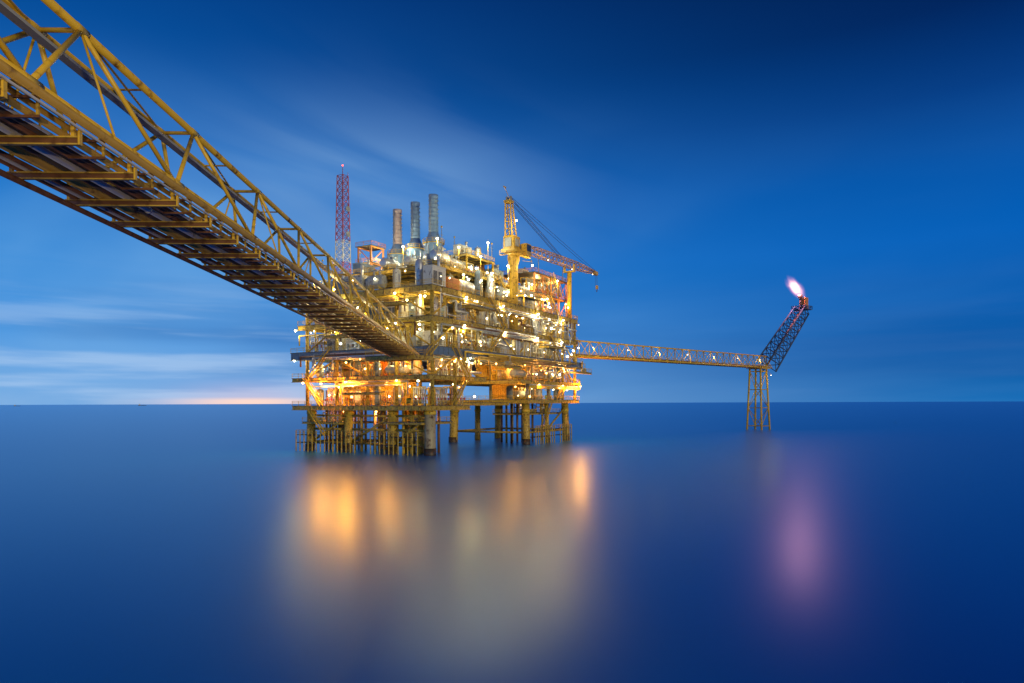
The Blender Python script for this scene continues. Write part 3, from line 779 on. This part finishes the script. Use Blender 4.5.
part(CR, "winch_drum", MB().mat(GREY).rev([(.9,-1.2),(.9,-1.05),(.6,-1.04),(.6,1.04),(.9,1.05),(.9,1.2)], (1.6,0,q(55.3)), 'y', 14))
BL = 54.0
def bpt(t, sy, sz):
    x = 2.4 + BL*t
    wdt = 1.1*min(1, .35+t*5)*(1 if t < .7 else 1-(t-.7)*1.8)
    hh = 1.1*min(1, .25+t*4)*(1 if t < .7 else 1-(t-.7)*2.0)
    zc = q(55.9)+1.4*t
    return Vector((x, sy*wdt, zc+sz*hh))
bo = MB().mat(BOOMC)
nb = 22
for sy in (-1,1):
    for sz in (-1,1):
        for i in range(nb): bo.tube(bpt(i/nb,sy,sz), bpt((i+1)/nb,sy,sz), .13, 6)
for i in range(nb):
    for sy in (-1,1):
        bo.tube(bpt(i/nb,sy,-1), bpt((i+1)/nb,sy,1), .08, 4); bo.tube(bpt(i/nb,sy,-1), bpt(i/nb,sy,1), .07, 4)
        bo.tube(bpt(i/nb,sy,1), bpt((i+1)/nb,-sy,1), .06, 4) if sy > 0 else bo.tube(bpt(i/nb,sy,-1), bpt((i+1)/nb,-sy,-1), .06, 4)
    bo.tube(bpt(i/nb,-1,1), bpt(i/nb,1,1), .07, 4); bo.tube(bpt(i/nb,-1,-1), bpt(i/nb,1,-1), .07, 4)
part(CR, "boom", bo)
tp = MB().mat(CRY); e = bpt(1,0,0)
tp.box(e.x-.2,e.x+2.2,-.55,.55,e.z-.7,e.z+.5).mat(GREY).rev([(.6,-.2),(.6,.2)], (e.x+2.0,0,e.z-.3), 'y', 14)
part(CR, "boom_tip", tp)
cb = MB().mat(DARK)
for y in (-.7,-.3,.3,.7):
    cb.tube((-2.4,y,q(ZT+1.4)), (2.6+BL*.5, y, bpt(.5,0,1).z), .06, 4)
for y in (-.5,.5): cb.tube((-2.4,y,q(ZT+1.8)), (e.x, y, e.z+.5), .05, 4)
cb.tube((e.x+2.4,0,e.z-.6),(e.x+2.4,0,e.z-4.2),.06,4); cb.tube((e.x+.9,0,e.z-.6),(e.x+.9,0,e.z-6.0),.05,4)
part(CR, "cable", cb)
hk = MB().mat(CRY).box(e.x+2.0,e.x+2.8,-.3,.3,e.z-5.4,e.z-4.2).mat(DARK).tube((e.x+2.4,0,e.z-5.4),(e.x+2.4,0,e.z-6.2),.12,6).tube((e.x+2.4,0,e.z-6.2),(e.x+2.0,0,e.z-6.4),.1,6).tube((e.x+2.0,0,e.z-6.4),(e.x+1.9,0,e.z-6.0),.08,6)
part(CR, "hook_block", hk)
for x, y, z, pw in ((2,-4.8,49,1400),(-4.6,-3.5,60,800),(14,-3.6,53,800),(30,-3.8,53,800),(46,-3.8,54,700)):
    point("crane_light", (x,y,q(z)), pw, CW, .15, CR)
    cbm = MB().mat(CRY)
    if x in (2,-4.6): 
        part(CR, "lamp", LM[0], loc=(x,y,q(z)+.9)); cbm.tube((x,y,q(z)+1.8),(x*.6,y*.45,q(z)+2.3),.07,4)
    else:
        o = part(CR, "lamp", LM[0], loc=(x,y,q(z)+.6)); o.scale = (.4,.4,.4); cbm.tube((x,y,q(z)+.9),(x,-1.0,q(55.2)),.05,4)
    part(CR, "lamp_bracket", cbm)
BR = root("boom_rest", "yellow boom rest post with cradle at the deck corner", "crane rest", W(72.5, -1.6, 39.01), RZ)
part(BR, "post", MB().mat(CRY).rev([(.75,0),(.75,15)], n=14))
part(BR, "cradle", MB().mat(CRY).box(-.6,.6,-1.9,1.9,15.01,15.4).box(-.5,.5,-1.9,-1.5,15.41,17.4).box(-.5,.5,1.5,1.9,15.41,17.4))

# ------------------------------------------------------------------ near pipe bridge
br = math.atan2(22, 683)
BX, BZ = -19.0, H+10.5
BRG = root("pipe_bridge", "long yellow tubular truss footbridge carrying rusty pipes to the platform", "bridge", (BX*math.cos(br), BX*math.sin(br), BZ), br)
Y0, Y1 = -3.7, 153.0
zb, zt, xt, xb = 1.05, 6.05, .95, 2.5
step = 11.5
ytop = [30.8+step*k_ for k_ in range(-3, 11)]
ytop = [y for y in ytop if Y0 < y < Y1]
ybot = [y-step/2 for y in ytop] + [ytop[-1]+step/2]
for x in (xb, -xb): part(BRG, "bottom_chord", MB().mat(YEL).tube((x,Y0-2,zb),(x,Y1,zb),.24,18))
for x in (xt, -xt): part(BRG, "top_chord", MB().mat(YEL).tube((x,ytop[0],zt),(x,ytop[-1],zt),.19,18))
for sx in (1, -1):
    for i, y in enumerate(ytop):
        part(BRG, "diagonal", MB().mat(YEL).tube((sx*xb,ybot[i],zb),(sx*xt,y,zt),.12,12))
        part(BRG, "diagonal", MB().mat(YEL).tube((sx*xb,ybot[i+1],zb),(sx*xt,y,zt),.12,12))
        part(BRG, "node_collar", MB().mat(YELD).tube((sx*xt,y-.4,zt),(sx*xt,y+.4,zt),.215,14))
        part(BRG, "node_collar", MB().mat(YELD).tube((sx*xb,ybot[i]-.45,zb),(sx*xb,ybot[i]+.45,zb),.27,14))
        if i % 2: part(BRG, "vertical_post", MB().mat(YEL).tube((sx*xb,y,zb),(sx*xt,y,zt),.06,10))
mb = MB().mat(YEL)
for i, y in enumerate(ytop):
    mb.tube((xt,y,zt),(-xt,y,zt),.11,8)
    if i < len(ytop)-1:
        mb.tube((xt,y,zt),(-xt,y+step,zt),.06,6); mb.tube((xt,y+step/2,zt),(-xt,y+step/2,zt),.06,6)
part(BRG, "top_bracing", mb)
for i, y in enumerate(ybot):
    part(BRG, "bottom_strut", MB().mat(YELD).tube((xb,y,zb),(-xb,y,zb),.12,8))
y = -2.0
while y < Y1-1:
    mb = MB().mat(YELD)
    mb.box(-2.75,2.85,y-.09,y+.09,-.02,.04).box(-2.75,2.85,y-.09,y+.09,-.30,-.24).mat(RUST).box(-2.72,2.82,y-.025,y+.025,-.235,-.025).mat(YEL)
    for x in (-2.6, 2.65):
        mb.box(x-.07,x+.07,y-.07,y+.07,.045,zb-.1)
    mb.box(2.87,2.95,y-.09,y+.09,-.30,.30)
    part(BRG, "cross_beam", mb)
    y += 4.2
y = .1
while y < Y1-1:
    mb = MB().mat(RUST).box(-2.5,2.72,y-.05,y+.05,.62,.72).box(1.2,2.72,y-.05,y+.05,-.10,-.0).mat(YELD)
    for x in (-2.45,): mb.box(x-.05,x+.05,y-.05,y+.05,.725,zb)
    mb.box(2.6,2.7,y-.05,y+.05,.005,.615).box(2.45,2.55,y-.05,y+.05,.725,zb)
    part(BRG, "pipe_hanger", mb)
    y += 4.2
px_ = [-2.3,-1.95,-1.6,-1.0,-.2,.2,1.0,1.4,1.75,2.15]
rads = [.2,.08,.1,.2,.1,.15,.2,.09,.07,.14]
pm_ = [RUST, SILV, RUST, BRASS, DARK, SILV, RUST, DARK, SILV, BRASS]
for x, r, mm in zip(px_, rads, pm_):
    mb = MB().mat(mm).tube((x,Y0-2,.06+r),(x,Y1+2,.06+r),r,14)
    y = 6.0+x
    while y < 150: mb.tube((x,y,.06+r),(x,y+.12,.06+r),r*1.35,14); y += 16
    part(BRG, "pipe", mb)
for x, r, mm in ((-1.4,.11,RUST),(1.75,.12,BRASS)):
    part(BRG, "pipe", MB().mat(mm).tube((x,Y0-2,.73+r),(x,Y1,.73+r),r,12))
part(BRG, "pipe", MB().mat(BRASS).tube((3.05,Y0-2,.60),(3.05,Y1+2,.60),.17,16), "glossy ochre outboard pipe")
part(BRG, "pipe", MB().mat(SILV).tube((3.0,Y0-2,.30),(3.0,Y1+2,.30),.05,10))
part(BRG, "pipe", MB().mat(RUST).tube((-2.1,Y0-2,-.46),(-2.1,Y1,-.46),.14,12))
wk = MB().mat(GRAT)
y = Y0
while y < Y1:
    wk.box(-1.7,-.5,y,y+.9,zb+.32,zb+.38); y += 1.0
part(BRG, "walkway", wk)
for x in (-1.75, -.45):
    mb = MB().mat(YEL); rail(mb, [(x,Y0),(x,Y1)], zb+.4, 1.1, .03, 2.1); part(BRG, "handrail", mb)
part(BRG, "cable_tray", MB().mat(GREY).box(-.75,-.35,ytop[0],Y1-6,zt-.65,zt-.6).box(-.78,-.75,ytop[0],Y1-6,zt-.65,zt-.5).box(-.35,-.32,ytop[0],Y1-6,zt-.65,zt-.5))
for i, y in enumerate((88.3, 111.3, 134.3)):
    o = part(BRG, "lamp", LM[0], loc=(-1.2, y+1.2, 4.35)); o.scale = (.4,.4,.4)
    part(BRG, "lamp_bracket", MB().mat(YEL).tube((-1.2,y+1.2,4.5),(-1.0,y+.1,5.9),.04,5))
    point("bridge_light", (-1.2, y+1.2, 4.0), 400, CW, .08, BRG)

# ------------------------------------------------------------------ flare bridge, jacket, boom
P0 = Vector((20.5, 223.5, 27.2)); P1 = Vector((114.5, 305.5, 27.2))
dv = (P1-P0); LB = Vector((dv.x, dv.y, 0)).length; fz = math.atan2(dv.y, dv.x)
FB = root("flare_bridge", "slender yellow truss bridge leading out to the flare", "bridge", P0, fz)
n_ = 26; hh = 5.2; hw_ = 2.1
for y in (-hw_, hw_): part(FB, "bottom_chord", MB().mat(YEL).tube((0,y,0),(LB,y,0),.26,8))
part(FB, "top_chord", MB().mat(YEL).tube((0,0,hh),(LB,0,hh),.26,8))
for sy in (-1,1):
    mb = MB().mat(YEL)
    for i in range(n_):
        a = LB*i/n_; b_ = LB*(i+.5)/n_; c = LB*(i+1)/n_
        mb.tube((a,sy*hw_,0),(b_,0,hh),.12,5); mb.tube((b_,0,hh),(c,sy*hw_,0),.12,5)
    part(FB, "web_bracing", mb)
mb = MB().mat(GRAT).box(0,LB,-1.2,1.2,.1,.22).mat(YEL)
for i in range(n_+1): mb.tube((LB*i/n_,-hw_,0),(LB*i/n_,hw_,0),.12,5)
part(FB, "walkway", mb)
part(FB, "pipe", MB().mat(RUST).tube((0,.7,.62),(LB,.7,.62),.38,8))
mb = MB().mat(YEL); rail(mb, [(0,-1.3),(LB,-1.3)], .2, 1.1, .05, 3); part(FB, "handrail", mb)
for i in range(7):
    x = 8+i*18
    o = part(FB, "lamp", LM[0], loc=(x,-1.0,3.2)); o.scale = (.4,.4,.4)
    point("flare_bridge_light", (x,-1.0,2.6), 240, CW, .1, FB)
FJ = root("flare_jacket", "four-legged yellow braced steel jacket supporting the flare bridge end", "steel jacket", (108.2, 300.0, 0), fz)
def jc(k_, z):
    s = 2.5+ (27-z)*.035
    return Vector((s*(1 if k_ in (0,1) else -1), s*(1 if k_ in (1,2) else -1), z))
for k_ in range(4): part(FJ, "leg", MB().mat(YEL).tube(jc(k_,-4), jc(k_,26.6), .42, 10))
mb = MB().mat(YEL); zs = [1.6, 9.5, 17.5, 25.5]
for k_ in range(4):
    j = (k_+1) % 4
    for i_, (a, b_) in enumerate(zip(zs[:-1], zs[1:])):
        if (i_+k_) % 2: mb.tube(jc(k_,a), jc(j,b_), .15, 6)
        else: mb.tube(jc(j,a), jc(k_,b_), .15, 6)
    for a in zs: mb.tube(jc(k_,a), jc(j,a), .15, 6)
part(FJ, "bracing", mb)
part(FJ, "deck", MB().mat(YELD).box(-3.6,3.6,-3.6,3.6,26.61,26.9))
mb = MB().mat(YEL); rail(mb, [(-3.6,-3.6),(3.6,-3.6),(3.6,3.6),(-3.6,3.6),(-3.6,-3.6)], 26.9, 1.1, .06); part(FJ, "railing", mb)
point("jacket_light", (0,-6.0,23), 350, CW, .15, FJ)
o = part(FJ, "lamp", LM[0], loc=(0,-6.0,23.6)); o.scale = (.5,.5,.5); part(FJ, "lamp_bracket", MB().mat(YEL).tube((0,-6.0,24.0),(0,-3.5,26.6),.08,4))
B0 = Vector((113.0, 304.2, 27.0)); B1 = Vector((139.2, 326.4, 56.0))
FL = root("flare_boom", "dark blue-grey inclined lattice flare boom with burner tip", "flare boom", B0, fz)
DBL = paint("dark_blue_grey_paint", (0.05, 0.10, 0.20), .75, 0, .3, .6, .08)
Lh = Vector((B1.x-B0.x, B1.y-B0.y, 0)).length; Lz = B1.z-B0.z
D_ = Vector((Lh, 0, Lz)).normalized(); Nn = Vector((-D_.z, 0, D_.x)); LL = math.hypot(Lh, Lz)
def fp(t, sy, sn):
    wdt = 3.2*(1-t)+2.6*t; hn = 3.4*(1-t)+2.5*t
    return D_*(LL*t) + Vector((0, sy*wdt, 0)) + Nn*(sn*hn) + Vector((1.0, 0, 1.2))*(1-t)
nb = 9
for sy in (-1,1):
    for sn in (-1,1): part(FL, "chord", MB().mat(DBL).tube(fp(0,sy,sn), fp(1,sy,sn), .36, 8))
mb = MB().mat(DBL)
for i in range(nb):
    a = i/nb; b_ = (i+1)/nb
    for s in (-1,1):
        mb.tube(fp(a,s,-1), fp(b_,s,1), .18, 5); mb.tube(fp(a,s,1), fp(b_,s,-1), .18, 5); mb.tube(fp(b_,s,-1), fp(b_,s,1), .18, 5)
        mb.tube(fp(a,-1,s), fp(b_,1,s), .18, 5); mb.tube(fp(b_,-1,s), fp(b_,1,s), .18, 5)
part(FL, "lattice", mb)
part(FL, "gas_pipe", MB().mat(RUST).tube(fp(0,0,0), fp(.98,0,.2), .4, 10))
tipp = fp(1,0,0)
mb = MB().mat(DBL).box(tipp.x-3.6,tipp.x+3.6,-3.4,3.4,tipp.z,tipp.z+.3); rail(mb, [(tipp.x-3.6,-3.4),(tipp.x+3.6,-3.4),(tipp.x+3.6,3.4),(tipp.x-3.6,3.4),(tipp.x-3.6,-3.4)], tipp.z+.3, 1.5, .10, 1.5)
part(FL, "tip_platform", mb)
mb = MB().mat(DARK).tube((tipp.x-.5,0,tipp.z+.3),(tipp.x-1.4,0,tipp.z+5.4),.6,12).rev([(.6,0),(1.1,.6),(1.1,1.8),(.9,1.8)], (tipp.x-1.5,0,tipp.z+5.3), n=12).tube((tipp.x+2,1,tipp.z+.2),(tipp.x+2,1,tipp.z+5),.14,6)
mb.mat(ORNG).box(tipp.x-.2,tipp.x+2.9,-1.8,1.2,tipp.z+.4,tipp.z+6.0)
part(FL, "burner", mb)
bpos = Vector(B1) + Vector((0,0,3.0))
def flame(name, loc, scl, rot, dens, stops, lab):
    mb = MB(); pr_ = []
    for i in range(13):
        a = math.pi*i/12; pr_.append((max(.01, math.sin(a)), -math.cos(a)))
    mb.rev(pr_, n=20)
    me = mb.mesh(name); o = bpy.data.objects.new(name, me); COL.objects.link(o)
    o.location = loc; o.scale = scl; o.rotation_euler = rot
    m = bpy.data.materials.new(name+"_gas"); m.use_nodes = True; t = m.node_tree; t.nodes.clear()
    out = t.nodes.new("ShaderNodeOutputMaterial"); em = t.nodes.new("ShaderNodeEmission")
    tc_ = t.nodes.new("ShaderNodeTexCoord"); ln = t.nodes.new("ShaderNodeVectorMath"); ln.operation = 'LENGTH'
    nz = t.nodes.new("ShaderNodeTexNoise"); nz.inputs["Scale"].default_value = 1.5; nz.inputs["Distortion"].default_value = .5
    t.links.new(tc_.outputs["Object"], nz.inputs["Vector"])
    t.links.new(tc_.outputs["Object"], ln.inputs[0])
    ad = t.nodes.new("ShaderNodeMath"); ad.operation = 'MULTIPLY_ADD'; ad.inputs[1].default_value = .8
    t.links.new(nz.outputs["Fac"], ad.inputs[0]); sb = t.nodes.new("ShaderNodeMath"); sb.operation = 'SUBTRACT'; sb.inputs[1].default_value = .40
    t.links.new(ln.outputs["Value"], sb.inputs[0]); t.links.new(sb.outputs[0], ad.inputs[2])
    rp = t.nodes.new("ShaderNodeValToRGB")
    while len(rp.color_ramp.elements) < len(stops): rp.color_ramp.elements.new(.5)
    for el, (p_, c_) in zip(rp.color_ramp.elements, stops): el.position = p_; el.color = (*c_, 1)
    t.links.new(ad.outputs[0], rp.inputs[0]); t.links.new(rp.outputs[0], em.inputs[0])
    mr_ = t.nodes.new("ShaderNodeMapRange"); mr_.inputs[1].default_value = .95; mr_.inputs[2].default_value = .05; mr_.inputs[3].default_value = 0; mr_.inputs[4].default_value = 1
    t.links.new(ad.outputs[0], mr_.inputs[0]); pw = t.nodes.new("ShaderNodeMath"); pw.operation = 'POWER'; pw.inputs[1].default_value = 2.4
    t.links.new(mr_.outputs[0], pw.inputs[0]); ml = t.nodes.new("ShaderNodeMath"); ml.operation = 'MULTIPLY'; ml.inputs[1].default_value = dens
    t.links.new(pw.outputs[0], ml.inputs[0]); t.links.new(ml.outputs[0], em.inputs[1])
    t.links.new(em.outputs[0], out.inputs["Volume"])
    me.materials.append(m)
    o["label"] = lab; o["category"] = "flame"
    return o
flame("gas_flame", (bpos.x-3.8, bpos.y-1, bpos.z+7.2), (3.8,3.8,7.8), (0, math.radians(-34), 0), 1.8, ((.1,(1,.9,.70)),(.4,(1,.50,.30)),(.75,(.8,.25,.30))), "white orange-pink gas flame blowing from the flare tip")
point("flame_light", (bpos.x-2.2, bpos.y-1, bpos.z+4.8), 26000, (1.0,.36,.46), 1.4)

# ------------------------------------------------------------------ distant ships
def ship(x, y, L, lab):
    o = root("cargo_ship", lab, "ship", (x, y, 0), .1, "distant ships on the horizon")
    mb = MB().mat(DARK); h = L*.05; w_ = L*.08
    st_ = [(-L/2, w_*.8), (-L*.3, w_), (L*.3, w_), (L*.5, .3)]
    for x_, ww in st_: mb.v += [(x_,-ww*.7,-1),(x_,ww*.7,-1),(x_*1.02,ww,h),(x_*1.02,-ww,h)]
    for i in range(3):
        for k_ in range(4):
            j = (k_+1) % 4; mb._f([i*4+k_, i*4+j, i*4+4+j, i*4+4+k_])
    mb._f([0,1,2,3]); mb._f([12,13,14,15])
    part(o, "hull", mb)
    part(o, "superstructure", MB().mat(WHITE).box(-L*.4,-L*.25,-w_*.7,w_*.7,h,h+L*.12).box(-L*.38,-L*.28,-w_*.5,w_*.5,h+L*.121,h+L*.16))
    part(o, "mast", MB().mat(GREY).tube((L*.2,0,h),(L*.2,0,h+L*.14),L*.008,5).tube((-L*.33,0,h+L*.16),(-L*.33,0,h+L*.25),L*.008,5))
ship(-3250, 6000, 70, "small dark ship far out on the horizon")
ship(-4350, 6000, 55, "small dark ship far out on the horizon")

# ------------------------------------------------------------------ camera
cam = bpy.data.cameras.new("camera"); co = bpy.data.objects.new("camera", cam); COL.objects.link(co)
cam.lens = 24.0; cam.sensor_width = 36.0; cam.clip_end = 200000; cam.clip_start = .1
cam.shift_y = 61.5/1024
co.matrix_world = Matrix.Translation((0,0,H)) @ Matrix.Rotation(math.radians(90), 4, 'X') @ Matrix.Rotation(math.radians(-.2), 4, 'Z')
scn.camera = co
scn.view_settings.view_transform = 'Standard'; scn.view_settings.look = 'None'; scn.view_settings.exposure = 0
print("lights", NL, "objects", len(bpy.data.objects))
